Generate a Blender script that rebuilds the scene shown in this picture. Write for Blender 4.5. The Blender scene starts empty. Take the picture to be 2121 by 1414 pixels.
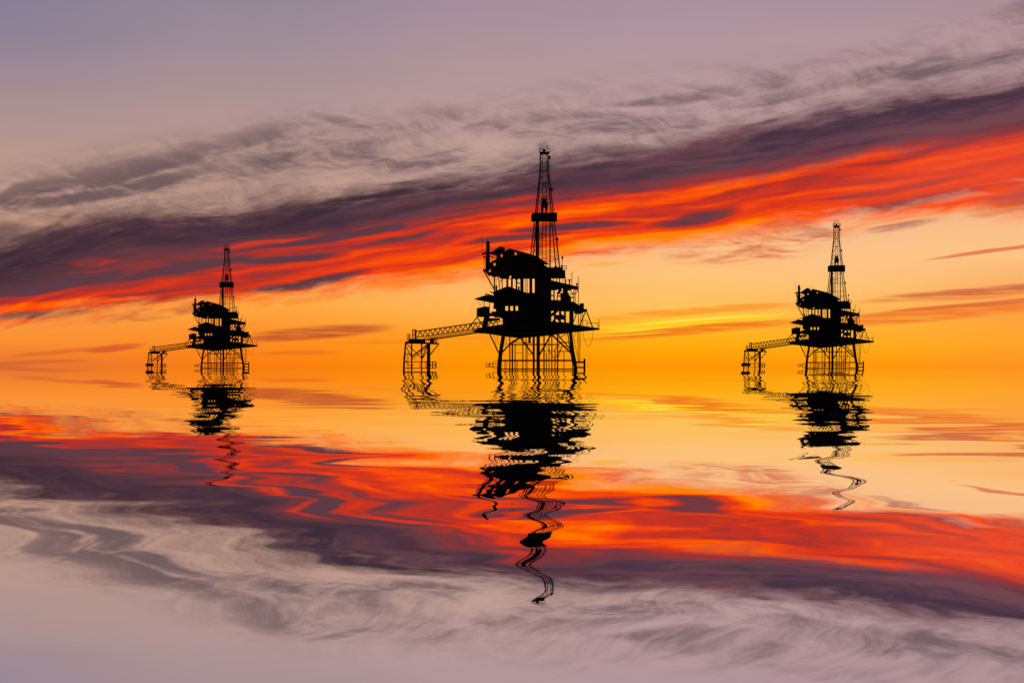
import bpy, math, random
from mathutils import Vector, Matrix
from mathutils.geometry import tessellate_polygon

random.seed(7)
scn = bpy.context.scene
F = 2121 * 50 / 36.0          # focal length in photo pixels
HOR = 758.0                   # horizon row of the photo
EYE = 1.7                     # eye height above the water

# ------------------------------------------------------------------ camera
cam_d = bpy.data.cameras.new('camera'); cam = bpy.data.objects.new('camera', cam_d)
scn.collection.objects.link(cam); scn.camera = cam
cam_d.lens = 50; cam_d.sensor_width = 36
cam_d.shift_y = (HOR - 707.0) / 2121.0
cam_d.clip_start = 0.5; cam_d.clip_end = 200000
cam.location = (0, 0, EYE); cam.rotation_euler = (math.radians(90), 0, 0)
scn.view_settings.view_transform = 'Standard'; scn.view_settings.look = 'None'
scn.view_settings.exposure = 0; scn.view_settings.gamma = 1

# ------------------------------------------------------------------ node helper
def lin(c):
    return tuple((v/255/12.92) if v/255 <= .04045 else ((v/255+.055)/1.055)**2.4 for v in c[:3]) + (1.0,)

class E:
    nt = None
    def __init__(s, sock): s.s = sock
    @staticmethod
    def put(inp, v):
        if isinstance(v, E): E.nt.links.new(v.s, inp)
        elif v is not None: inp.default_value = v
    @staticmethod
    def m(op, a, b=None, c=None, clamp=False):
        n = E.nt.nodes.new('ShaderNodeMath'); n.operation = op; n.use_clamp = clamp
        for i, v in enumerate((a, b, c)): E.put(n.inputs[i], v)
        return E(n.outputs[0])
    def __add__(s, o): return E.m('ADD', s, o)
    __radd__ = __add__
    def __mul__(s, o): return E.m('MULTIPLY', s, o)
    __rmul__ = __mul__
    def __sub__(s, o): return E.m('SUBTRACT', s, o)
    def __rsub__(s, o): return E.m('SUBTRACT', o, s)
    def __truediv__(s, o): return E.m('DIVIDE', s, o)
    def __rtruediv__(s, o): return E.m('DIVIDE', o, s)
def node(t, **kw):
    n = E.nt.nodes.new(t)
    for k, v in kw.items(): setattr(n, k, v)
    return n
def vec(x, y, z=0.0):
    n = node('ShaderNodeCombineXYZ')
    for i, v in enumerate((x, y, z)): E.put(n.inputs[i], v)
    return E(n.outputs[0])
def noise(v, scale=1.0, detail=3.0, rough=.5, dist=0.0, color=False):
    n = node('ShaderNodeTexNoise'); E.put(n.inputs['Vector'], v)
    n.inputs['Scale'].default_value = scale; n.inputs['Detail'].default_value = detail
    n.inputs['Roughness'].default_value = rough; n.inputs['Distortion'].default_value = dist
    return E(n.outputs['Color' if color else 'Fac'])
def sstep(x, a, b, lo=0.0, hi=1.0):
    n = node('ShaderNodeMapRange', interpolation_type='SMOOTHSTEP')
    for i, v in enumerate((x, a, b, lo, hi)): E.put(n.inputs[i], v)
    return E(n.outputs[0])
def mixc(f, a, b):
    n = node('ShaderNodeMix', data_type='RGBA')
    E.put(n.inputs[0], f); E.put(n.inputs[6], a); E.put(n.inputs[7], b)
    return E(n.outputs[2])
def ramp(x, stops, interp='LINEAR'):
    n = node('ShaderNodeValToRGB'); cr = n.color_ramp; cr.interpolation = interp
    while len(cr.elements) < len(stops): cr.elements.new(.5)
    for e, (p, c) in zip(cr.elements, stops): e.position = p
    for e, (p, c) in zip(cr.elements, stops): e.color = c
    E.put(n.inputs[0], x); return E(n.outputs[0])
def curve(P, pts):
    """height over the horizon (photo px) of a cloud edge as a function of bearing"""
    st = sorted(((px + 1500) / 5000.0, (HOR - py) / 1500.0) for px, py in pts)
    return ramp((P + 1500.0) / 5000.0, [(a, (b, b, b, 1)) for a, b in st], 'B_SPLINE' if 0 else 'LINEAR') * 1500.0

# ------------------------------------------------------------------ world: the dusk sky, in bearing and elevation
world = bpy.data.worlds.new('World'); scn.world = world; world.use_nodes = True
E.nt = world.node_tree; E.nt.nodes.clear()
g = node('ShaderNodeTexCoord'); sp = node('ShaderNodeSeparateXYZ'); E.nt.links.new(g.outputs['Generated'], sp.inputs[0])
X, Y, Z = (E(sp.outputs[i]) for i in range(3))
az = E.m('ARCTAN2', X, Y)
rad = E.m('SQRT', X*X + Y*Y)
el = E.m('ARCTAN2', Z, rad)
P0 = az * F + 1060.5                     # bearing, in px of the lens
Q0 = E.m('MAXIMUM', el, 0.0) * F         # elevation, same unit
# a little turbulence on everything
w1 = noise(vec(P0/340, Q0/120), 1, 3, .5, color=True)
sw = node('ShaderNodeSeparateColor'); E.put(sw.inputs[0], w1)
wx, wy = E(sw.outputs[0]) - .5, E(sw.outputs[1]) - .5
lowfade = sstep(Q0, 0.0, 160.0, .12, 1.0)
P = P0 + wx * 120
Q = Q0 + wy * 40 * lowfade

mid = curve(P, [(-1500,860),(-400,700),(0,625),(150,565),(260,532),(500,503),(750,462),(1060,405),(1260,388),(1485,366),(1710,338),(1900,312),(2121,282),(2600,200),(3500,60)])
top = curve(P, [(-1500,790),(-400,600),(0,535),(150,474),(350,452),(500,443),(550,425),(800,388),(1000,362),(1060,345),(1260,322),(1410,297),(1590,270),(1760,243),(1910,222),(2121,196),(2600,110),(3500,-40)])
bot = curve(P, [(-1500,880),(-400,735),(0,664),(150,658),(300,643),(550,617),(750,594),(1000,562),(1185,533),(1360,512),(1510,486),(1760,458),(1950,452),(2121,446),(2600,350),(3500,200)])
wis = curve(P, [(-1500,620),(-400,480),(0,400),(200,345),(420,290),(650,240),(800,225),(1100,190),(1400,165),(1700,140),(1950,90),(2121,30),(2600,-80),(3500,-250)])
along = P + 0.0
T = Q - mid                               # height above the dark/red seam: streaks run along it

def col(stops, hi=900.0):                 # stops: (photo row, colour)
    return ramp(Q0 / hi, sorted([((HOR - y) / hi, lin(c)) for y, c in stops], key=lambda t: t[0]))
clear = [
 (0,   col([(758,(226,116,52)),(735,(240,128,46)),(705,(250,146,52)),(660,(246,156,74)),(560,(205,150,120)),(440,(193,154,138)),(330,(184,152,143)),(230,(165,143,148)),(120,(141,130,150)),(0,(131,124,148)),(-140,(112,110,138))])),
 (520, col([(758,(250,126,16)),(730,(253,134,24)),(690,(255,148,44)),(630,(255,170,66)),(560,(235,165,110)),(440,(197,158,140)),(330,(190,155,145)),(230,(178,150,150)),(120,(160,142,151)),(0,(146,134,152)),(-140,(120,115,142))])),
 (1060,col([(758,(255,148,0)),(725,(255,156,8)),(690,(255,160,30)),(650,(255,178,76)),(590,(255,188,106)),(520,(250,185,130)),(360,(196,160,148)),(260,(190,156,152)),(150,(180,152,156)),(0,(164,142,156)),(-140,(130,120,146))])),
 (1400,col([(758,(255,153,0)),(730,(255,166,6)),(700,(255,178,22)),(670,(255,184,40)),(640,(255,194,88)),(580,(254,198,120)),(500,(250,196,144)),(360,(196,160,150)),(250,(190,156,156)),(120,(180,152,160)),(0,(168,144,158)),(-140,(130,120,146))])),
 (1760,col([(758,(255,154,8)),(720,(255,170,24)),(680,(255,180,52)),(630,(255,190,96)),(560,(254,198,134)),(480,(250,190,140)),(360,(196,158,148)),(220,(186,152,152)),(100,(180,150,158)),(0,(164,142,154)),(-140,(130,120,146))])),
 (2121,col([(758,(255,148,34)),(710,(255,164,44)),(670,(253,164,60)),(610,(250,170,92)),(540,(252,196,132)),(450,(246,184,140)),(330,(200,158,146)),(200,(180,148,150)),(90,(182,150,156)),(0,(162,140,154)),(-140,(126,116,142))])),
]
sky = clear[0][1]
for (a, _), (b, c) in zip(clear, clear[1:]):
    sky = mixc(sstep(P0, float(a), float(b)), sky, c)
# gentle tonal streaking of the clear air
air = noise(vec(P0/900, Q0/70), 1, 4, .5)
sky = mixc(sstep(air, .35, .75, 0.0, .14), sky, mixc(sstep(Q0, 250., 420.), lin((255,128,30)), lin((150,128,138))))

# --- feathered grey veil above the band
wob = noise(vec(P0/210, Q0/90, 12.0), 1, 3, .5, color=True)
sw2 = node('ShaderNodeSeparateColor'); E.put(sw2.inputs[0], wob)
ua, ub = E(sw2.outputs[0]) - .5, E(sw2.outputs[1]) - .5
fib = noise(vec((P0 - Q0*.9 + ub*160)/95, (Q0 + P0*.34 + ua*150)/15.0, 3.1), 1, 7, .66, .3)
mot = noise(vec((P0 + ub*120)/120, (T + ua*60)/26.0, 6.3), 1, 7, .66, .3)      # fibres falling to the right
big = noise(vec(P/330, T/46, 7.7), 1, 4, .55, .8)                                         # rolls running with the band
vmask = sstep(Q, wis + 45, wis - 60) * sstep(Q, mid + 20, mid + 60)
def stroke(px, py, hl, hw, ang, PP=None, QQ=None, soft=1.0):
    """elongated soft patch, ang in degrees rising to the right"""
    PP = P if PP is None else PP; QQ = Q if QQ is None else QQ
    ca, sa = math.cos(math.radians(ang)), math.sin(math.radians(ang))
    dx = PP - float(px); dy = QQ - float(HOR - py)
    a = (dx*ca + dy*sa) / float(hl); b = (dy*ca - dx*sa) / float(hw)
    r = a*a + b*b
    return sstep(r, 1.0, 0.0)
def smax(lst):
    o = lst[0]
    for l in lst[1:]: o = E.m('MAXIMUM', o, l)
    return o
vs = smax([stroke(250,375,330,24,14), stroke(480,305,230,28,15)*.95, stroke(250,408,260,17,13), stroke(60,438,170,15,3), stroke(30,500,200,26,2)*.9,
           stroke(700,255,75,13,-8)*.9, stroke(640,335,190,36,10)*.6, stroke(860,325,170,34,8)*.55, stroke(1000,255,200,30,-12)*.4, stroke(850,170,300,18,9)*.22,
           stroke(1370,215,140,16,5)*.7, stroke(1180,255,150,30,0)*.5, stroke(1340,265,180,22,6)*.6,
           stroke(1600,215,220,18,7)*.65, stroke(1830,178,230,24,8)*.75, stroke(1470,195,80,12,-8)*.6, stroke(2090,70,130,32,18)*.5, stroke(2000,165,220,20,9)*.9,
           stroke(1560,180,110,30,-20)*.45, stroke(500,235,200,10,8)*.25])
veil = (big - .5)*1.2 + (fib - .5)*1.35 + (mot - .5)*1.2 + vs*(mot*2.0 - .15)*.82 + sstep(P0, 900., 300., .0, .24) + .13
valpha = sstep(veil, -.2, 1.1) * vmask
vcol = mixc(sstep(P0, 0., 2100.), lin((94,76,82)), lin((108,86,94)))
sky = mixc(valpha*.87, sky, vcol)

# --- the great band: slate top, burning underside
edge = noise(vec(P/200, T/34, 1.3), 1, 6, .62, .4) - .5
fine = noise(vec((P0 + Q0*.8)/70, T/13, 5.0), 1, 6, .66) - .5
Qe = Q + edge*88 + fine*44
ralpha = sstep(Qe, bot - 24, bot + 22)
body = sstep(Qe, top + 32, top - 30) * ralpha
tone = noise(vec(P/420, T/34, 2.2), 1, 5, .55, .4)
dark = mixc(sstep(P0, 0., 2100.), mixc(sstep(tone + fine*.5,.3,.7), lin((60,42,54)), lin((90,58,66))), mixc(sstep(tone + fine*.5,.3,.7), lin((72,52,68)), lin((112,70,80))))
# underside
D = (mid - Q) / E.m('MAXIMUM', mid - bot, 20.0)             # 0 at the seam, 1 at the lower edge
st = noise(vec(P/620, T/24, 9.2), 1, 5, .55, .3)
st3 = noise(vec((P+Q*1.2)/70, T/14, 2.6), 1, 5, .6, .3)
st2 = noise(vec(P/260, T/10, 4.2), 1, 4, .6)
heat = D*.42 + (st - .5)*sstep(P0, 300., 1100., .8, 1.0) + (st2 - .5)*.6 + (st3 - .5)*.45 + .16 + sstep(P0, 150., 1200., -.06, .13)
hot = [stroke(1100,458,330,17,9)*.42, stroke(1560,382,420,15,10)*.38, stroke(1330,495,330,15,8)*.5, stroke(1950,350,260,24,8)*.3, stroke(820,510,300,14,11)*.2,
       stroke(205,549,55,11,4)*.42, stroke(130,640,220,9,6)*.35, stroke(560,505,140,8,8)*.3, stroke(1000,545,160,10,8)*.35, stroke(1000,420,200,13,9)*.25]
cold = [stroke(900,494,190,15,8)*.45, stroke(1180,475,150,10,5)*.55, stroke(1430,452,130,14,8)*.5, stroke(1060,500,150,9,6)*.5, stroke(1850,432,170,11,9)*.6, stroke(650,588,170,13,9)*.6,
        stroke(600,535,160,9,5)*.4, stroke(700,490,160,9,8)*.55, stroke(120,600,200,20,10)*.6, stroke(380,560,170,13,10)*.5, stroke(1300,520,170,8,6)*.35, stroke(100,660,150,8,4)*.5, stroke(1850,405,200,8,9)*.4]
heat = heat + smax(hot) - smax(cold) + sstep(D, .72, 1.15) * sstep(P0, 350., 900., .03, .24)
ucol = ramp(heat, [(.02,lin((96,58,68))),(.2,lin((134,56,58))),(.36,lin((188,50,38))),(.52,lin((222,57,26))),(.68,lin((247,73,12))),(.86,lin((255,100,0))),(1.0,lin((255,130,4)))])
pink = stroke(2050,370,420,80,8)
ucol = mixc(pink*.45, ucol, lin((236,84,58)))
under = sstep(Qe - edge*40, mid + 16, mid - 34)
bandc = mixc(under, dark, ucol)
sky = mixc(body, sky, bandc)

# --- low drifts and streaks between the band and the sea
Ps, Qs = P0 + wx*40, Q0 + wy*14 + (st2-.5)*5
brk = sstep(noise(vec(P0/150, Q0/7, 8.8), 1, 5, .6), .34, .56)
brk2 = sstep(noise(vec(P0/90, Q0/16, 1.8), 1, 5, .62, .6), .38, .66)
def lay(sky, m, c, a): return mixc(m*a, sky, lin(c))
def S(px, py, hl, hw, ang): return sstep(stroke(px,py,hl*1.1,hw*1.25,ang,Ps,Qs), .0, 1.0)
sky = lay(sky, S(655,690,175,15,5.0)*(.45+.55*brk), (182,72,44), .85)
sky = lay(sky, S(255,721,70,8,7)*(.4+.6*brk), (205,84,48), .8)
sky = lay(sky, S(160,729,130,5,6), (214,98,48), .6)
sky = lay(sky, S(620,732,100,5,2)*brk, (232,104,32), .6)
sky = lay(sky, S(860,705,200,5,2)*brk, (240,120,26), .6)
sky = lay(sky, S(80,752,160,5,2), (206,86,46), .5)
sky = lay(sky, S(1440,646,260,9,4)*(.3+.7*brk), (250,146,24), .75)
sky = lay(sky, S(1440,684,280,10,4.5)*(.4+.6*brk), (240,108,30), .85)
sky = lay(sky, S(1420,668,280,10,4)*(.3+.7*brk), (255,206,36), .9)
sky = lay(sky, S(1450,664,190,2.2,4), (255,232,96), .8)
sky = lay(sky, S(1330,683,110,2.2,3), (255,222,70), .7)
sky = lay(sky, S(1300,693,90,2,2), (255,214,50), .6)
sky = lay(sky, S(1900,655,300,16,5)*(.35+.65*brk), (240,116,40), .85)
sky = lay(sky, S(2000,612,260,12,4)*(.3+.7*brk), (204,92,62), .85)
sky = lay(sky, S(2010,634,240,5,5), (214,92,58), .65)
sky = lay(sky, S(1980,621,230,2.5,3), (255,150,50), .8)
sky = lay(sky, S(2030,530,155,4.5,7), (226,112,70), .85)
sky = lay(sky, S(1850,478,105,9,8)*(.2+.8*brk2), (182,116,98), .85)
sky = lay(sky, S(2110,424,150,26,12)*(.35+.65*brk2), (150,92,86), .85)
sky = lay(sky, S(1990,415,150,12,10)*brk2, (226,150,124), .5)
sky = lay(sky, S(1560,510,220,36,5)*brk2, (222,120,84), .95)
sky = lay(sky, S(1650,480,90,18,-8)*brk2, (176,116,100), .6)
sky = lay(sky, S(1250,548,55,5,3), (248,176,50), .7)
sky = lay(sky, S(330,655,160,14,9)*brk2, (176,84,62), .6)

# away from the afterglow the sky is the physical dusk sky
nish = node('ShaderNodeTexSky', sky_type='NISHITA'); nish.sun_disc = False
SUN_EL, SUN_AZ = math.radians(-1.0), math.radians(5.0)
nish.sun_elevation = SUN_EL; nish.sun_rotation = SUN_AZ
nv = node('ShaderNodeVectorMath', operation='SCALE'); nv.inputs['Scale'].default_value = .07
E.nt.links.new(nish.outputs[0], nv.inputs[0])
absaz = E.m('ABSOLUTE', az)
back = E.m('MAXIMUM', sstep(absaz, .62, 1.5), sstep(el, .32, .85))
sky = mixc(back, sky, mixc(.5, E(nv.outputs[0]), (.035,.03,.045,1)))
bg = node('ShaderNodeBackground'); E.put(bg.inputs[0], sky); bg.inputs[1].default_value = 1.0
wo = node('ShaderNodeOutputWorld'); E.nt.links.new(bg.outputs[0], wo.inputs[0])

# the sun has just gone under the horizon, right of the middle platform
sd = bpy.data.lights.new('sun', 'SUN'); sd.energy = 2.0; sd.angle = math.radians(.53); sd.color = (1, .62, .32)
so = bpy.data.objects.new('sun', sd); scn.collection.objects.link(so)
so.rotation_euler = (math.radians(90) - SUN_EL, 0, math.pi - SUN_AZ)
so.rotation_euler = Vector((-math.sin(SUN_AZ)*math.cos(SUN_EL), -math.cos(SUN_AZ)*math.cos(SUN_EL), -math.sin(SUN_EL))).to_track_quat('-Z', 'Y').to_euler()

# ------------------------------------------------------------------ water
def new_mat(name):
    m = bpy.data.materials.new(name); m.use_nodes = True; E.nt = m.node_tree; m.node_tree.nodes.clear(); return m
mw = new_mat('calm_sea')
geo = node('ShaderNodeNewGeometry'); sx = node('ShaderNodeSeparateXYZ'); E.nt.links.new(geo.outputs['Position'], sx.inputs[0])
wxp, wyp = E(sx.outputs[0]), E(sx.outputs[1])
dist = E.m('SQRT', wxp*wxp + wyp*wyp)
nx = ny = None
# wavelength m, side tilt, forward tilt, range at which the ripple dies out
for lam, ax, ay, dk, seed in (
        (90, .80, .0040, 700, 1), (32, .80, .0055, 280, 2), (13, .58, .0075, 150, 3), (5.2, .38, .0125, 80, 4), (2.8, .33, .0180, 56, 5), (1.55, .34, .0160, 34, 6), (.8, .09, .0070, 18, 7)):
    n = noise(vec(wxp/1.9, wyp, seed*37.7*lam), 1.0/lam, 1.2, .4, 0, True)
    sc = node('ShaderNodeSeparateColor'); E.put(sc.inputs[0], n)
    r = dist / float(dk); q = float(dk*.36 if lam > 3 else dk*.22) / dist; w = 1.0 / (r*r*r*r + 1.0) / (q*q + 1.0)
    tx = (E(sc.outputs[0]) - .5) * w * ax
    ty = (E(sc.outputs[1]) - .5) * w * ay
    nx = tx if nx is None else nx + tx
    ny = ty if ny is None else ny + ty
# a slow low swell crossing the near water
sw_r = dist / 17.0
ny = ny - E.m('SINE', (wxp - 1.3) * (2*math.pi/10.0)) * .0085 / (sw_r*sw_r*sw_r*sw_r + 1.0)
nn = node('ShaderNodeVectorMath', operation='NORMALIZE'); 
# the slopes run along and across rings round the near shore point, as ripples spreading from it would
ex, ey = wxp / dist, wyp / dist
E.put(nn.inputs[0], vec(ey*nx + ex*ny, ey*ny - ex*nx, 1.0))
gl = node('ShaderNodeBsdfGlossy'); gl.inputs['Roughness'].default_value = 0.0
gl.inputs['Color'].default_value = (.985, .985, .985, 1)
E.nt.links.new(nn.outputs[0], gl.inputs['Normal'])
mo = node('ShaderNodeOutputMaterial'); E.nt.links.new(gl.outputs[0], mo.inputs[0])
me = bpy.data.meshes.new('water'); R_ = 90000
me.from_pydata([(-R_,-R_,0),(R_,-R_,0),(R_,R_,0),(-R_,R_,0)], [], [(0,1,2,3)]); me.materials.append(mw)
wob = bpy.data.objects.new('water', me); scn.collection.objects.link(wob); wob['kind'] = 'structure'

# ------------------------------------------------------------------ steel materials
def steel(name, a, b, rough=.65, scale=.6, ribs=0):
    m = new_mat(name)
    tc = node('ShaderNodeTexCoord'); o = E(tc.outputs['Object'])
    n1 = noise(o, scale, 6, .65, .4)
    bs = node('ShaderNodeBsdfPrincipled')
    E.put(bs.inputs['Base Color'], ramp(n1, [(.38, a + (1,)), (.62, b + (1,))]))
    bs.inputs['Roughness'].default_value = rough
    bs.inputs['Specular IOR Level'].default_value = .15
    bp = node('ShaderNodeBump'); bp.inputs['Strength'].default_value = .4
    if ribs:
        wv = node('ShaderNodeTexWave'); wv.inputs['Scale'].default_value = ribs; E.put(wv.inputs['Vector'], o)
        E.nt.links.new(wv.outputs['Fac'], bp.inputs['Height'])
    else: E.put(bp.inputs['Height'], n1)
    E.nt.links.new(bp.outputs[0], bs.inputs['Normal'])
    o_ = node('ShaderNodeOutputMaterial'); E.nt.links.new(bs.outputs[0], o_.inputs[0])
    return m
M_ST = steel('weathered_structural_steel', (.020,.016,.014), (.045,.028,.018))
M_CL = steel('ribbed_cladding', (.022,.022,.023), (.035,.034,.033), .7, .5, 1.2)
M_RF = steel('roof_plate', (.016,.016,.018), (.028,.027,.027), .75)
M_PI = steel('rusty_pipe', (.030,.018,.012), (.05,.028,.016), .7, 1.5)
M_CB = steel('rubber_hose', (.012,.012,.012), (.018,.018,.018), .8, 3)

# ------------------------------------------------------------------ builders in the photo pixels of the middle rig
U = 0.2; D0 = F * U; CX = 1113.0
def W(px, py, y=0.0):
    s = U * (1 + y / D0)
    return Vector(((px - CX) * s, y, EYE + (HOR - py) * s))

class MB:
    def __init__(s): s.v = []; s.f = []
    def quadbox(s, c8):
        b = len(s.v); s.v += c8
        for q in ((0,1,2,3),(7,6,5,4),(0,4,5,1),(1,5,6,2),(2,6,7,3),(3,7,4,0)): s.f.append(tuple(b+i for i in q))
    def box(s, x0, y0, x1, y1, d0, d1):
        """px box between depths"""
        s.quadbox([W(x0,y1,d0),W(x1,y1,d0),W(x1,y0,d0),W(x0,y0,d0),W(x0,y1,d1),W(x1,y1,d1),W(x1,y0,d1),W(x0,y0,d1)]); return s
    def prism(s, poly, d0, d1, holes=()):
        loops = [list(poly)] + [list(h) for h in holes]
        A = [[Vector((p[0], p[1], 0)) for p in l] for l in loops]
        tris = tessellate_polygon(A); flat = [p for l in loops for p in l]
        b = len(s.v); n = len(flat)
        s.v += [W(p[0], p[1], d0) for p in flat] + [W(p[0], p[1], d1) for p in flat]
        for t in tris:
            s.f.append((b+t[0], b+t[1], b+t[2])); s.f.append((b+n+t[2], b+n+t[1], b+n+t[0]))
        k = 0
        for l in loops:
            m = len(l)
            for i in range(m):
                a, c = k+i, k+(i+1) % m
                s.f.append((b+a, b+c, b+n+c, b+n+a))
            k += m
        return s
    def tube3(s, pts, r, n=8, r2=None, cap=True):
        pts = [Vector(p) for p in pts]; b = len(s.v); m = len(pts)
        for i, p in enumerate(pts):
            d = (pts[min(i+1, m-1)] - pts[max(i-1, 0)]).normalized()
            up = Vector((0,1,0)) if abs(d.y) < .9 else Vector((1,0,0))
            u = d.cross(up).normalized(); w = d.cross(u)
            rr = r if r2 is None else r + (r2-r)*i/(m-1)
            for k in range(n):
                a = 2*math.pi*(k+.5)/n
                s.v.append(p + (u*math.cos(a) + w*math.sin(a))*rr)
        for i in range(m-1):
            for k in range(n):
                s.f.append((b+i*n+k, b+i*n+(k+1)%n, b+(i+1)*n+(k+1)%n, b+(i+1)*n+k))
        if cap:
            s.f.append(tuple(b+k for k in range(n))[::-1]); s.f.append(tuple(b+(m-1)*n+k for k in range(n)))
        return s
    def bar(s, x0, y0, x1, y1, w, d=0.0, d2=None, n=6):
        d2 = d if d2 is None else d2
        return s.tube3([W(x0,y0,d), W(x1,y1,d2)], w*U*.5*1.35, n)
    def path(s, pts, w, d=0.0, n=6):
        return s.tube3([W(x,y,d) for x,y in pts], w*U*.5, n)
    def lathe(s, px, prof, d, n=14):
        """prof: (py, radius px)"""
        b = len(s.v)
        for py, r in prof:
            c = W(px, py, d)
            for k in range(n):
                a = 2*math.pi*k/n; s.v.append(c + Vector((math.cos(a), math.sin(a), 0))*r*U)
        for i in range(len(prof)-1):
            for k in range(n): s.f.append((b+i*n+k, b+i*n+(k+1)%n, b+(i+1)*n+(k+1)%n, b+(i+1)*n+k))
        s.f.append(tuple(b+k for k in range(n))[::-1]); s.f.append(tuple(b+(len(prof)-1)*n+k for k in range(n)))
        return s
def rect(x0, y0, x1, y1): return [(x0,y0),(x1,y0),(x1,y1),(x0,y1)]
def smooth(pts, k=5):
    """Catmull-Rom through hose points"""
    out = []; P_ = [pts[0]] + list(pts) + [pts[-1]]
    for i in range(1, len(P_)-2):
        a, b, c, d = P_[i-1:i+3]
        for j in range(k):
            t = j/k
            out.append(tuple(.5*((2*b[q]) + (c[q]-a[q])*t + (2*a[q]-5*b[q]+4*c[q]-d[q])*t*t + (3*b[q]-a[q]-3*c[q]+d[q])*t**3) for q in range(2)))
    return out + [pts[-1]]

ORG = {}     # root -> local origin
def thing(name, label, cat, org, group):
    o = bpy.data.objects.new(name, None); scn.collection.objects.link(o)
    o['label'] = label; o['category'] = cat; o['group'] = group
    o['_'] = 0; del o['_']
    ORG[o.name] = (Vector(org), Vector(org)); o.location = org
    return o
def obj(name, mb, mat, parent, root=None, label=None):
    r = parent
    while r.parent: r = r.parent
    org = ORG[r.name][0]
    # origin of the part: centre of its geometry, relative to its parent
    c = sum(mb.v, Vector()) / len(mb.v)
    m = bpy.data.meshes.new(name); m.from_pydata([tuple(v - c) for v in mb.v], [], mb.f); m.validate(); m.materials.append(mat)
    import bmesh
    bm = bmesh.new(); bm.from_mesh(m); bmesh.ops.recalc_face_normals(bm, faces=bm.faces); bm.to_mesh(m); bm.free()
    o = bpy.data.objects.new(name, m); scn.collection.objects.link(o); o.parent = parent
    pc = org if parent is r else PC[parent.name]
    o.location = c - pc; PC[o.name] = c
    if label: o['label'] = label
    return o
PC = {}

# ================================================================== the platform
GP = 'oil drilling platforms standing in the sea'
rig = thing('oil_platform', 'tallest black oil platform, with its derrick rising in the middle of the picture', 'oil platform', (0, 0, 0), GP)

# --- jacket legs
FB, BB = -11.0, 11.0        # front and back frame depth (m)
def leg(pts, w0, w1, d):
    m = MB(); m.tube3([W(x, y, d) for x, y in pts], w0*U*.56, 12, w1*U*.56); return m
LL = [(1041.6,694),(1036.5,727),(1033.5,752),(1033,764),(1033,776)]
LR = [(1181.5,688),(1186,727),(1190.5,750),(1192,762),(1192.5,776)]
obj('leg', leg(LL, 5.2, 7.2, FB), M_ST, rig)
obj('leg', leg(LR, 6.0, 7.2, FB), M_ST, rig)
obj('leg', leg([(1105.5,694),(1105.5,776)], 4.4, 4.4, BB), M_ST, rig)
obj('leg', leg([(1114.8,694),(1114.8,776)], 6.6, 6.6, -14), M_ST, rig)
def part(name, mat, fn, parent=rig, label=None):
    m = MB(); fn(m); return obj(name, m, mat, parent, label=label)
# --- braces, each one a member of the jacket
for (x0,y0,x1,y1,w,d,d2) in [
    (1015,693,1032.5,730,2.4,-8,FB), (1039,730,1063,706,2.6,FB,-4), (1063,706,1076,700,2.4,-4,0), (1077,700,1058,713,1.8,6,6),
    (1078.4,700,1104,734,2.8,0,BB), (1117,735,1141,693.6,2.8,-13,0), (1143.7,693.6,1185,733,3.0,0,FB), (1154.3,691.6,1184,727,2.3,8,BB-2),
    (1173,690.5,1155,703,1.4,9,9), (1150,722,1162,708,1.6,9,9), (1155,744,1163,719,1.4,8,8), (1128.5,713,1150,745,1.0,10,10), (1166,715,1149,743,1.0,12,12)]:
    part('brace', M_ST, lambda m: m.bar(x0,y0,x1,y1,w,d,d2))
for (x0,x1,y,w,d) in [(1037,1190,746.4,3.0,FB),(1036,1192,764.4,2.2,FB),(1038,1190,746.8,1.6,BB),(1058,1155,713.4,2.2,5),(1062,1103.5,709,1.2,9),(1043,1060,712,.8,9),
                    (1162,1181,709,1.9,8),(1156,1181,717.4,1.0,8),(1122,1149,726.4,1.1,4),(1156,1181,727.3,1.4,4),(1068,1083,730.3,.9,4)]:
    part('girder', M_ST, lambda m: m.bar(x0,y,x1,y,w,d))
# cross girders tying front and back frames (seen from the side)
for (x,y,w) in [(1034,746.4,2.6),(1190.5,746.4,2.6),(1034,764.4,2.0),(1191.5,764.4,2.0),(1105.5,746.6,2.4)]:
    part('girder', M_ST, lambda m: m.bar(x,y,x,y,w,FB,BB))
obj('leg', leg([(1046,694),(1040,727),(1038,752),(1038,776)], 2.2, 2.2, BB), M_ST, rig)
obj('leg', leg([(1176,690),(1181.5,727),(1186,752),(1187,776)], 2.2, 2.2, BB), M_ST, rig)
# --- risers and conductors
for (px,y0,w,d) in [(1055.9,698,1.7,-3),(1061.2,712,2.1,2),(1066.9,712,1.4,6),(1071.1,747,1.1,-6),(1083,700,1.4,-1),(1089.6,700,1.4,5),(1092.9,714,.7,7),(1096.8,697,3.4,9),
                  (1126.8,695,1.9,-2),(1131.8,730,1.2,4),(1137.1,694,1.2,7),(1143,694,1.6,-4),(1149.6,722,1.5,3),(1154.9,692,1.9,-7),(1168.1,727,1.1,5)]:
    part('riser_pipe', M_PI, lambda m: m.bar(px,y0,px,(711 if w == 3.4 else 772),w*1.25,d,n=8))
def ladder(m, xa, ya, xb, yb, wid, d, step=2.6, w=.7):
    for s_ in (-.5, .5): m.bar(xa+s_*wid, ya, xb+s_*wid, yb, w, d, n=5)
    n = int(abs(yb-ya)/step)
    for i in range(n+1):
        t = (i+.5)/(n+1); x = xa+(xb-xa)*t; y = ya+(yb-ya)*t
        m.bar(x-wid*.5, y, x+wid*.5, y, w*.85, d, n=5)
part('ladder', M_ST, lambda m: ladder(m, 1047.2,747.5,1047.2,766,3.6,-4))
part('ladder', M_ST, lambda m: ladder(m, 1198.2,686,1199.4,749,4.2,-6))
part('ladder', M_ST, lambda m: ladder(m, 1205,645,1205,677,4.6,-6))
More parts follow.
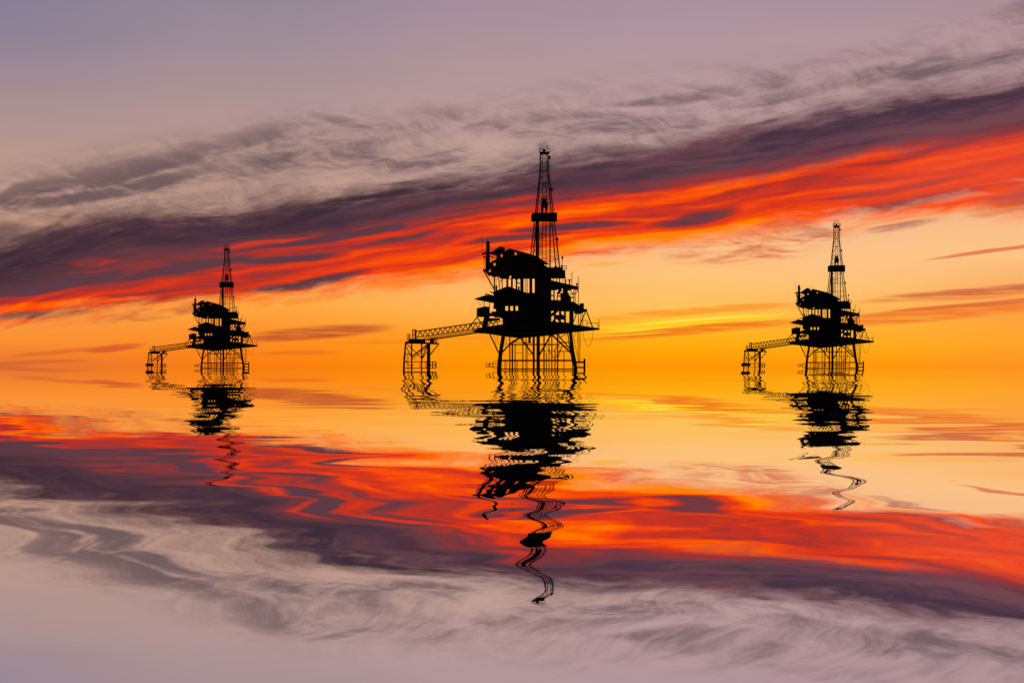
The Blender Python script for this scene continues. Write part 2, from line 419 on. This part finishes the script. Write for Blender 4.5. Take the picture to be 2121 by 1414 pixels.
part('ladder', M_ST, lambda m: ladder(m, 1090.5,576,1090.5,606,4.8,-6))
# --- landings
def lland(m):
    for d in (-13, -8):
        m.bar(1006.5,752.5,1033,752.5,1.2,d); m.bar(1006.5,759.2,1033,759.2,1.2,d)
        m.bar(1006.8,752,1006.8,759.6,1.2,d); m.bar(1013.6,752,1013.6,759.6,2.2,d); m.bar(1021,751,1021,762,1.2,d)
        m.path(smooth([(1033,747.8),(1023,748.2),(1020.8,752),(1020.8,759),(1023,763.3),(1033,763.5)]),1.1,d)
    for x,y in ((1006.8,752.5),(1006.8,759.2),(1013.6,752.5),(1021,759.2),(1013.6,759.2)): m.bar(x,y,x,y,1.1,-13,-8)
part('boat_landing', M_ST, lland)
def rland(m):
    m.bar(1192,750,1210,750,3.0,-11); m.bar(1192,760.8,1210,760.8,2.6,-11)
    m.box(1208.4,742.4,1212.6,769,-13,-9)
    m.path(smooth([(1194,754),(1199.5,755),(1199.5,759),(1194,762)]),1.1,-9)
part('boat_fender', M_ST, rland)
# --- hoses
for pts, w, d in [([(1208.4,686),(1210.2,702),(1218.3,717.6),(1226,705),(1228.2,684)],.8,-2), ([(1030,694),(1031,707),(1033.5,713.4),(1036.5,711)],.8,2),
                  ([(1050,697),(1047.3,718),(1044,729),(1039.4,734.8)],.8,-3), ([(1091.6,709),(1093,727),(1097.3,734.6),(1102.5,731)],.9,3), ([(1193,686),(1191.6,693),(1188.4,698)],.8,2),
                  ([(1023.6,694),(1025.5,705),(1028,716)],.7,0), ([(1174.5,690),(1179,706),(1183,724)],.7,0), ([(1186.6,690),(1192,718),(1198.6,750)],1.0,-9), ([(1204,686),(1201.6,716),(1200.2,750)],.7,-4),
                  ([(990.4,620),(992,628),(995,632),(998,628),(1000.2,621)],.7,-9), ([(1013,569),(1014.4,588),(1018,597.6),(1022.4,598.6)],.5,-8)]:
    part('hose', M_CB, lambda m: m.path(smooth(pts), w, d, 5))

# --- main deck: plate on a deep tapering girder box
deck = part('main_deck', M_ST, lambda m: m.prism([(976,685),(999,678),(1041,671),(1137,668.5),(1190,672),(1241.6,679.6),(1241.6,683.2),(1193,687.8),(1123,696.6),(1077,700.6),(1053,697.8),(1011,691.6),(988,689)], -14, 14))
part('deck_girder', M_ST, lambda m: m.prism([(999,687),(1190,687),(1123,695),(1077,698.6),(1053,696)], -16.5, 16.5), deck)
# --- lower storey right of the tower: open bay of diagonals
H1 = [[(1138.8,644),(1147.6,644),(1138.8,652.6)], [(1138.8,658),(1147,653),(1147,661),(1143,666),(1138.8,665)], [(1151.6,649),(1157,644),(1158,651.8),(1151.6,651.8)],
      [(1162,645),(1168,645),(1168,653),(1163.7,651)], [(1151,661),(1155,662),(1158,667),(1151,666)], [(1162,662),(1168,662),(1168,668),(1162,666)], [(1172.3,645.4),(1179,645),(1179,668),(1172.3,668)]]
part('equipment_bay', M_CL, lambda m: m.prism([(1136,640),(1188,640),(1188,643.5),(1188,673),(1136,669)], -7, 7, H1))
mid_deck = part('machinery_deck', M_ST, lambda m: m.prism([(1134,624.6),(1183,624.6),(1188,624.4),(1191.7,627),(1200.6,632),(1200.6,628),(1209.5,628),(1209.5,639.7),(1216,639.7),(1216,646),(1210,646),(1202,650.4),(1190,650.4),(1188,643.4),(1134,642)], -11, 11))
H2 = [[(1141.4,602.2),(1146,601),(1146,610.5),(1141.4,611)], rect(1141.4,613.4,1146,621), [(1149,602),(1156,599.4),(1156,603),(1153.4,606),(1153.4,621),(1149,621)],
      rect(1155.6,609,1160.6,611.6), rect(1155.6,614.2,1160.6,621.6), [(1160.6,604.4),(1163.4,604.4),(1163.4,593.6),(1165.4,593.6),(1165.4,606.8),(1160.6,606.8)]]
part('machinery_room', M_CL, lambda m: m.prism([(1134,577),(1143.3,581),(1168,587),(1168,597),(1175,597),(1177,608),(1183,616),(1183,625),(1134,625)], -5, 5, H2))
part('sloping_deck', M_RF, lambda m: m.prism([(1137,577.5),(1143.3,580.6),(1198,593.6),(1198,601.4),(1191,600.2),(1186,599),(1180,602.5),(1172,600),(1160,596),(1137,592)], -9, 9))
for x,y0,y1,w in ((1146,575,583,1.6),(1153,575,585,1.6),(1159,575,586,2.0),(1166,575,588,1.0)): part('post', M_ST, lambda m: m.bar(x,y0,x,y1,w,-2))
for a in ((1176,608,1189,609.2,1.2),(1177,612.6,1189,614.6,1.0),(1181,617,1189,616.4,1.6)): part('stair_flight', M_ST, lambda m: m.bar(*a,-3,1))
for a in ((1181.5,602.6,1188.6,610.6,1.3),(1188.6,610.6,1197,602,1.3),(1188.6,600,1188.6,626,1.5),(1191.6,599,1191.6,628,1.0),(1175.6,600,1175.6,624,1.2)): part('strut', M_ST, lambda m: m.bar(*a,-6))
part('mast', M_ST, lambda m: m.tube3([W(1198,572,-7), W(1198,640,-7), W(1198,675,-7)], .13, 8, .17))
part('mast', M_ST, lambda m: m.bar(1184.6,563,1184.6,592,1.1,-4))
part('mast', M_ST, lambda m: m.bar(1240.6,661,1240.6,681,1.0,-4))
for x,y0,y1,hw in ((1179.6,579,591,3.4),(1171.4,580,588,2.6),(1195,587,594,2.2)):
    part('vent', M_PI, lambda m: (m.bar(x,y0-(6 if x<1175 else 0),x,y1,2.4 if x>1175 else 1.3,-3), m.bar(x-hw,y0+.6,x+hw,y0+.6,1.8,-3), m.bar(x,y0+3,x,y1,2.4,-3)))
# right-hand A-frame, railings
for a in ((1212.9,645,1200.6,674,1.9),(1215,645,1227.4,678,2.0),(1194,650,1188,666,1.6)): part('strut', M_ST, lambda m: m.bar(*a,-6))
part('railing', M_ST, lambda m: (m.bar(1199.3,663.4,1216.2,663.4,1.0,-8), m.bar(1216,663,1216,677,1.1,-8), m.bar(1216.4,669,1238.4,669,.9,-8), m.bar(1238.2,669,1238.2,681,1.0,-8)))

# --- central drilling tower casing
part('tower_casing', M_CL, lambda m: m.prism([(1107.2,570),(1142,570),(1142,674),(1107.2,674)], -9, 5))
# --- mid block (living quarters) with pitched roof and see-through windows
WH = [rect(1046.8,634,1052.2,643), rect(1057.2,634,1062.6,643), rect(1067.9,634,1073,643)]
quart = part('lower_cabin', M_CL, lambda m: m.prism([(1021.6,606),(1108,606),(1108,674),(1041,674),(1041,661),(1036,657.6),(1024,657.6),(1023,655),(1014.5,655),(1014.5,648),(1018.4,647.6),(1018.4,644.8),(1027,644.6),(1027,640),(1022,640),(1022,631.4),(1023,629)], -10, 8, WH))
part('roof', M_RF, lambda m: m.prism([(1021.4,606.4),(1021.4,604.6),(1025,602.9),(1052,592.2),(1108.5,612.6),(1108.5,616),(1052,616),(1024,616)], -12, 10), quart)
part('awning', M_RF, lambda m: m.prism([(981,619.2),(1006.7,610.4),(1025,613.6),(1031.8,630.4),(1022,627.8),(990,621.4)], -11, -2), quart)
part('jib', M_ST, lambda m: m.bar(1015,604.2,1026,608,2.0,-5), quart)
part('jib', M_ST, lambda m: m.bar(1005,608.2,1023,613,1.9,-9), quart)
part('walkway', M_ST, lambda m: m.box(1009,658.6,1036,664,-9,-3))
part('walkway', M_ST, lambda m: m.bar(1010,670,1041,665,1.2,-9))
# left control cab on its bracket
cab = part('control_cab', M_CL, lambda m: m.prism([(987.2,638.4),(1003,634.2),(1014.5,635),(1014.5,656.8),(1008,656.8),(987.2,656.2)], -12, -2))
part('cab_post', M_ST, lambda m: m.prism([(1002.6,656),(1014.5,656),(1011.5,662),(1010,680),(998,682.6),(999.4,668)], -9.5, -5), cab)
for a in ((1002.8,622,1002.8,636,1.2),(1013.8,624,1013.8,637,1.2)): part('hanger', M_ST, lambda m: m.bar(*a,-7), cab)
for a in ((988,656.6,971,679.6,1.9),(988,656.6,998.6,672,1.9)): part('strut', M_ST, lambda m: m.bar(*a,-7), cab)

# --- columns between the cabin roof and the upper storey
for x0,x1,y0,y1,d in ((1023,1025.2,571,610,-7),(1039.4,1041,574,600,2),(1049,1052.4,575,597,-4),(1058.6,1062,575,600,3),(1068.4,1071.2,575,603,-6),(1078.2,1083.8,575,606,0),(1097,1102,575,612,-3)):
    part('column', M_ST, lambda m: m.bar((x0+x1)/2,y0,(x0+x1)/2,y1,x1-x0,d,n=8))
part('exhaust_pipe', M_PI, lambda m: m.path(smooth([(1031,573),(1033.4,581),(1034.2,588),(1034.2,602)]),2.0,-2,8))
part('exhaust_pipe', M_PI, lambda m: m.path(smooth([(1040,576),(1038.6,581),(1035.4,583.6)]),1.6,-2,8))
part('brace', M_ST, lambda m: m.bar(1070,584,1079,588.4,1.8,-4))
part('gusset', M_ST, lambda m: (m.prism([(1066,577),(1071,577),(1071,584)],-6,-4.4), m.prism([(1071,577),(1074,577),(1071,581)],-6,-4.4), m.prism([(1075.6,577),(1078.6,577),(1078.6,580.6)],-6,-4.4)))
for x0,x1,y0,y1 in ((1025.8,1030.2,591,606),(1072.6,1076.6,593.4,602)):
    part('ventilator', M_PI, lambda m: m.lathe((x0+x1)/2, [(y1,(x1-x0)/2*.9),(y0+1,(x1-x0)/2*.9),(y0+1,(x1-x0)/2),(y0,(x1-x0)/2)], -9))
part('antenna', M_ST, lambda m: m.bar(1028,573,1028,591,.5,-9,n=5))
part('strut', M_ST, lambda m: m.bar(1001,559,1023.6,598.5,2.1,-7))

# --- upper storey
UH = [rect(1037.3,526.4,1041,532), rect(1066,522.4,1069.9,528), rect(1022.4,545,1026.1,549.8), rect(1012.5,557.6,1016.3,563), rect(1055,571.4,1058.9,576.4)]
up = part('upper_cabin', M_CL, lambda m: m.prism([(1005.4,531),(1014.8,531),(1014.8,543.4),(1028,536),(1028,527),(1035.6,522),(1046,520),(1055,518),(1098,528.6),(1111,533.6),(1128,543),(1128,577.4),(1084,577.6),(1038.5,577.8),(1031,572.6),(1019.6,574.6),(1019.2,571.6),(1011.4,570.8),(1004,561),(1000.4,560.6),(1000.4,557.4),(1005.4,557)], -9, 9, UH))
part('roof', M_RF, lambda m: m.prism([(1018.6,521.2),(1035.6,509.7),(1045.8,512.7),(1046,522),(1036.8,523),(1028,529)], -7, 3), up)
part('roof', M_RF, lambda m: m.prism([(1047.4,519),(1055,514.3),(1098.8,525.8),(1112,530.6),(1124,538.6),(1138.4,547.4),(1138,548.4),(1127,547.4),(1098,530),(1055,519.6),(1048,521)], -11, 11), up)
part('roof_platform', M_RF, lambda m: m.prism([(997,525),(1007,520.7),(1019,521.6),(1029,528.8),(1026,529),(1014,525.8),(999,526.9)], -10, -3), up)
part('side_pod', M_CL, lambda m: m.prism([(1000.4,557.2),(1012.6,556),(1012.6,571.2),(1011.2,570.8),(1004,561.6),(1000.4,560.8)], -8.7, 8.7), up)
stack = part('funnel', M_PI, lambda m: m.lathe(1010.5, [(560,4.4),(530,4.4),(526,3.7),(501,3.7),(500,3.5)], -6.5, 18), up)
part('funnel_arm', M_ST, lambda m: m.bar(1013,510.6,1017,510.6,1.2,-6.5), stack)
part('bracket', M_ST, lambda m: (m.bar(1014,530.4,1028.6,534.6,1.4,-7), m.bar(1019.3,531,1019.3,542,1.3,-7)), up)
for px,y0,y1,w,d in ((998.5,488,526,.55,-7),(1010.5,491,501,.5,-6.5),(1047.9,501,519,.6,-3),(1054.6,503,516,.5,-3),(1043.6,506,513,.5,-1)):
    part('antenna', M_ST, lambda m: m.bar(px,y0,px,y1,w,d,n=5), up)
part('downpipe', M_PI, lambda m: (m.bar(1002.6,526,1002.6,559,.8,-8), m.lathe(1002.8,[(534.4,1.9),(531,1.6),(529.6,1.0)],-8)), up)
# drill floor
df = part('drill_floor', M_ST, lambda m: m.prism([(1119,558),(1126,549.6),(1130,549.6),(1133,553),(1139,553.8),(1148,553.8),(1149,550.6),(1153,550.6),(1154,553.8),(1161.4,553.8),(1161.6,548.6),(1165.6,548.6),(1166,559),(1171,559.3),(1171,577),(1119,577)], -10, 10))
part('wind_wall', M_ST, lambda m: (m.bar(1166,550.6,1173.8,550.6,.8,-5), m.bar(1166,556.6,1173.8,556.6,.8,-5), m.bar(1173.6,550.4,1173.6,559.6,.9,-5), m.bar(1168.6,550.6,1168.6,556.6,.5,-5), m.bar(1171,550.6,1171,556.6,.5,-5)), df)
part('floodlight', M_ST, lambda m: (m.bar(1164.8,536,1164.8,550,1.0,-4), m.lathe(1164.8,[(537.4,.6),(535.6,1.7),(533.4,2.1),(531.4,1.6),(530,.5)],-4)), df)

# --- derrick: a real four-legged lattice mast, turned a few degrees
TC = 1127.3
def hw(py): return 9.0 if py <= 354 else 9.0 + (py-354)*(31.2-9.0)/(554-354)
ROT = math.radians(7); KF = 1/(math.cos(ROT)+math.sin(ROT))
def corner(i, py):
    c = W(TC + (2.0*(py-460)/94 if 0 else 0), py, 0); h = hw(py)*KF*U
    sx_, sy_ = ((-1,-1),(1,-1),(1,1),(-1,1))[i % 4]
    x = sx_*h*math.cos(ROT) - sy_*h*math.sin(ROT); y = sx_*h*math.sin(ROT) + sy_*h*math.cos(ROT)
    return c + Vector((x, y, 0))
derr = part('derrick_frame', M_ST, lambda m: [m.box(TC-hw(556)-1,553.6,TC+hw(556)+1,557,-6.5,6.5)])
for i in range(4):
    part('derrick_leg', M_ST, lambda m: m.tube3([corner(i,319),corner(i,354),corner(i,556)], .13, 8, .26), derr)
lv = [320.5,336,354,379.6,408.5,421.6,440,466,481,497,521,538,554]
for py in lv:
    part('derrick_girt', M_ST, lambda m: [m.tube3([corner(i,py), corner(i+1,py)], .085, 6) for i in range(4)], derr)
def dbrace(m):
    for a, b in zip(lv, lv[1:]):
        for i in range(4):
            if b <= 354 or i % 2:
                m.tube3([corner(i,a), corner(i+1,b)], .055, 5); m.tube3([corner(i+1,a), corner(i,b)], .055, 5)
            elif a >= 459:
                if i == 2: continue
                j = lv.index(a) % 2
                m.tube3([corner(i+j,a), corner(i+1-j,b)], .07 if i == 0 else .045, 5)
            else:
                md = (corner(i,a)+corner(i+1,a))/2
                m.tube3([md, corner(i,b)], .075, 5); m.tube3([md, corner(i+1,b)], .075, 5)
part('derrick_bracing', M_ST, dbrace, derr)
part('guide_rail', M_ST, lambda m: m.bar(1123.9,321,1123.9,556,1.2,.5), derr)
part('guide_rail', M_ST, lambda m: m.bar(1131.2,321,1131.2,552,1.2,.5), derr)
part('derrick_ladder', M_ST, lambda m: ladder(m,1127.5,350,1127.5,422,7.0,.5,7,.6), derr)
part('derrick_ladder', M_ST, lambda m: ladder(m,1127.5,460,1127.5,500,6.0,1,3.4,.6), derr)
part('derrick_ladder', M_ST, lambda m: ladder(m,1119.6,480,1119.6,530,3.6,-3,3.0,.6), derr)
part('standpipe', M_PI, lambda m: m.bar(1113,458,1113,556,5.6,-2.5,n=12), derr)
part('standpipe', M_PI, lambda m: m.bar(1139.3,458,1139.3,556,2.2,-2.5,n=8), derr)
part('racking_board', M_CL, lambda m: m.prism([(1100.2,443),(1105,440.2),(1154,440.2),(1154,459.4),(1100.2,459.4)], -5.2, 5.2), derr)
part('travelling_block', M_PI, lambda m: m.prism([(1121.7,411.3),(1133,411.3),(1132.4,417),(1134.8,420.4),(1134.8,428.3),(1132.6,440.5),(1129.6,440.5),(1129.3,431),(1125.9,431),(1125.6,440.5),(1120.5,440.5),(1120.5,420.4),(1122.2,417)], -1.3, 1.3), derr)
crown = part('crown_platform', M_ST, lambda m: m.prism([(1116.2,314.4),(1141,314.4),(1136.6,318.8),(1133.4,320.6),(1119.4,320.4),(1116.7,316.6)], -2.3, 2.3), derr)
part('crown_sheave', M_PI, lambda m: m.prism([(1123.8,315),(1124.4,310.4),(1126.2,307.4),(1128,308.6),(1130.2,312),(1130.4,315)], -.7, .7), derr)
def crail(m):
    for d in (-2.4, 2.4):
        m.bar(1115.7,308.5,1141.4,308.5,.55,d)
        x = 1115.9
        while x < 1141.6: m.bar(x,308.5,x,314.8,.5,d,n=5); x += 2.8
    for x in (1115.7,1141.4): m.bar(x,308.5,x,308.5,.55,-2.4,2.4)
part('crown_railing', M_ST, crail, derr)
part('gin_pole', M_ST, lambda m: [m.path([(1120.4,314),(1120.4,302.3),(1128.2,293.8),(1134.8,302.3),(1134.8,314)],.9,d) for d in (-1.2,1.2)] + [m.path([(1122.6,314),(1122.6,303),(1127.9,298),(1132.2,303),(1132.2,314)],.8,0), m.bar(1122.6,304.6,1132.2,304.6,.7,0)], derr)
part('antenna', M_ST, lambda m: m.bar(1118,296,1118,316,.8,-1.5), derr)
for x,y in ((1138.6,326.3),(1142.9,393),(1154.4,495.5)):
    part('warning_lamp', M_ST, lambda m: m.lathe(x,[(y+3.2,1.2),(y+2.4,2.0),(y-2.4,2.0),(y-3.2,1.6)],-1,10), derr)
part('guy_line', M_CB, lambda m: m.path([(1138.6,330),(1140,354),(1144.4,396),(1149.6,440)],.45,-1,5), derr)
part('guy_line', M_CB, lambda m: m.path([(1154.6,498),(1160,548)],.45,-1,5), derr)

# ================================================================== the bridge support
GS = 'small steel towers holding the outer ends of the footbridges'
SO = W(866,766.5,-2); SO.z = 0
sup = thing('bridge_tower', 'small black steel tower left of the middle oil platform, holding the end of its footbridge', 'steel tower', SO, GS)
def sp_(name, mat, fn, parent=None): return part(name, mat, fn, parent or sup)
sp_('leg', M_ST, lambda m: m.tube3([W(840,709,-5),W(836.6,748,-5),W(835.8,774,-5)],.36,10,.46))
sp_('leg', M_ST, lambda m: m.bar(852.2,709,852.2,774,2.4,3,n=8))
sp_('leg', M_ST, lambda m: m.bar(873,709,873,774,2.3,3,n=8))
sp_('leg', M_ST, lambda m: m.bar(887.4,709,887.4,774,5.4,-5,n=10))
for a in ((841.5,711.5,873.2,741.4,1.5,-5,3),(885.4,713.4,852.6,738.8,2.5,-5,3),(885,718,852.6,744.6,1.3,-3,3),(884.4,716,874,742,1.9,-5,3),(886,725,874,743.4,1.2,-5,3),
          (908.4,712.6,889.6,735.6,1.9,-4,-5),(841.6,719,852,740,1.3,-5,3),(840,746,852,762,.9,3,3)):
    sp_('brace', M_ST, lambda m: m.bar(*a))
for a in ((838,748.9,903,748.9,1.4,-5),(835,762.4,903,762.4,1.4,-5),(839.8,732.7,852,732.7,1.2,-2)): sp_('girder', M_ST, lambda m: m.bar(*a))
for x,y,w in ((837,748.9,1.3),(887.4,748.9,1.4),(836,762.4,1.3),(887.4,762.4,1.3)): sp_('girder', M_ST, lambda m: m.bar(x,y,x,y,w,-5,3))
sp_('ladder', M_ST, lambda m: (m.bar(844.9,728,844.9,770,.9,-1), m.bar(842.4,733,842.4,758,.5,-1), [m.bar(842.4,y,844.9,y,.4,-1,n=4) for y in range(735,758,3)]))
sp_('ladder', M_ST, lambda m: ladder(m,882,749,882,762,3,-3,2.6,.5))
fen = sp_('fender_frame', M_ST, lambda m: (m.bar(903,748.9,903,763,1.6,-5), m.bar(896,748.9,896,762.4,2.0,-5), m.prism([(890,751.6),(893.8,755.6),(890,760.2)],-5.6,-4.6),
     m.prism([(902.6,751),(898.4,755.8),(902.6,761),(902.6,758.6),(900.8,755.8),(902.6,753.2)],-5.6,-4.6), m.prism([(851.8,751),(855.8,755.6),(851.8,760.4)],2.4,3.4),
     m.path([(872.6,750.4),(867.2,755.6),(872.6,761.4)],1.4,2.6)))
sp_('top_deck', M_ST, lambda m: m.prism([(838.2,707.4),(846,706.4),(909.4,710.4),(909.4,713),(901,713),(838.2,711.2)], -6, 4))
sp_('bridge_seat', M_ST, lambda m: m.box(846.6,701.4,881,709,-4.5,2.5))
sp_('bridge_seat', M_ST, lambda m: m.box(890,700,898,711,-4.5,2.5))
def lattice(m, x0, y0, x1, y1, d):
    for x in (x0, (x0+x1)/2, x1): m.bar(x,y0,x,y1,.6,d,n=5)
    y = y0; k = 0
    while y < y1 - .1:
        yn = min(y+2.6, y1); m.bar(x0,y,x1,yn,.45,d,n=4); m.bar(x1,y,x0,yn,.45,d,n=4); m.bar(x0,y,x1,y,.5,d,n=4); y = yn
sp_('lattice_railing', M_ST, lambda m: lattice(m,843.2,691.4,849.6,707.4,-4))
sp_('lattice_railing', M_ST, lambda m: lattice(m,898.4,699,905.4,710.4,-4))

# ================================================================== the footbridge
GB = 'truss footbridges between the platforms and their towers'
BO = W(925,690,-3)
bri = thing('footbridge', 'sloping black truss footbridge joining the middle oil platform to its small tower', 'footbridge', BO, GB)
def bp_(name, mat, fn): return part(name, mat, fn, bri)
def topc(x): return 686.4 + (x-863)*(666.2-686.4)/(1000-863)
def botc(x): return 698.8 + (x-862)*(679.0-698.8)/(995.4-862)
def lowc(x): return 703.4 + (x-888)*(688.6-703.4)/(990-888)
for d in (-4.2, .2):
    bp_('top_chord', M_ST, lambda m: m.bar(862,topc(862),1036,topc(1036) if 0 else 661.6,2.0 if d < 0 else 1.5,d))
    bp_('bottom_chord', M_ST, lambda m: m.bar(861,botc(861),1000,botc(1000),1.6,d))
    def web(m):
        n = 13; xs = [864 + i*(136.0/n) for i in range(n+4)]
        for i, x in enumerate(xs[:-1]):
            xm = (x+xs[i+1])/2; o_ = 0 if d < 0 else 1.6
            m.bar(xm+o_,topc(xm),x+o_,botc(x),.85,d,n=5); m.bar(xm+o_,topc(xm),xs[i+1]+o_,botc(xs[i+1]),.85,d,n=5)
    bp_('truss_web', M_ST, web)
bp_('deck_beam', M_ST, lambda m: m.prism([(876,704.4),(888,702),(990,687.2),(1000,684),(1000,691),(990,690),(888,705)],-4.4,.4))
def grate(m):
    x = 880.0; i = 0
    while x < 984:
        m.bar(x,botc(x)+1.0,x+3.4,lowc(x+3.4),.6,-4.2,n=4); m.bar(x+3.4,botc(x+3.4)+1,x,lowc(x),.6,.2,n=4)
        x += 3.4
    m.bar(876,(botc(876)+lowc(876))/2,985,(botc(985)+lowc(985))/2,.9,-4.2)
bp_('handrail', M_ST, grate)
def walk(m):
    a, b = W(862,botc(862)+.8,-4.2), W(998,botc(998)+.8,-4.2); c, d = W(998,botc(998)+.8,.2), W(862,botc(862)+.8,.2)
    z = Vector((0,0,.12)); m.quadbox([a,b,c,d,a+z,b+z,c+z,d+z])
bp_('walkway', M_RF, walk)
bp_('portal_frame', M_ST, lambda m: (m.box(853.4,682,855.4,702,-4.6,-4.1), m.box(858.6,682,862.6,702,-4.6,-4.1), m.box(853.4,682,862.4,684,-4.1,.4), m.box(853.4,692.6,862.4,694,-4.1,-3.6), m.box(856.4,684,857.2,702,.2,.6)))

# ------------------------------------------------------------------ place: copies turned towards the same face
def children(o): return [c for c in bpy.data.objects if c.parent == o]
def copy_tree(o, parent=None):
    c = o.copy(); scn.collection.objects.link(c)
    if parent: c.parent = parent
    for ch in children(o): copy_tree(ch, c)
    return c
def place(o, org, cx, k):
    dist_ = D0 / k; a = math.atan((cx - 1060.5) / F)
    R = Matrix.Rotation(-a, 3, 'Z')
    o.location = R @ org + Vector(((cx - 1060.5)/F*dist_, dist_, 0)); o.rotation_euler = (0, 0, -a)
protos = [(rig, Vector((0,0,0))), (sup, SO), (bri, BO)]
SPOTS = [(CX, 1.0), (461.5, .547), (1723.0, .654)]
LAB = {1: ['smallest and farthest black oil platform, standing left of the other two against the red cloud',
           'smallest steel tower, holding the footbridge end of the left oil platform',
           'shortest sloping footbridge, leading left from the farthest oil platform to its tower'],
       2: ['middle-sized black oil platform on the right, its derrick topping out in the peach sky',
           'steel tower under the footbridge end of the right-hand oil platform',
           'sloping truss footbridge leading left from the right-hand oil platform']}
for i, (cx, k) in enumerate(SPOTS):
    for j, (o, org) in enumerate(protos):
        if i == 0: c = o; continue
        c = copy_tree(o); c['label'] = LAB[i][j]; place(c, org, cx, k)
        # the two farther platforms carry a low inspection gangway between their legs, their towers a mooring beam
        ORG[c.name] = (org, org)
        if j == 0:
            part('gangway', M_ST, lambda m: (m.bar(1070,752,1166,752,1.6,-8), m.bar(1070,758.4,1166,758.4,1.6,-8), m.bar(1070,751,1070,759,1.4,-8), m.bar(1166,751,1166,759,1.4,-8), m.box(1088,751,1093,759,-8.6,-7.6), m.bar(1107,755,1150,755,1.2,-8)), c)
        if j == 1:
            part('mooring_beam', M_ST, lambda m: m.box(828,748.6,858,758.6,-6.8,-5.8), c)
for o, org in protos: place(o, org, *SPOTS[0])
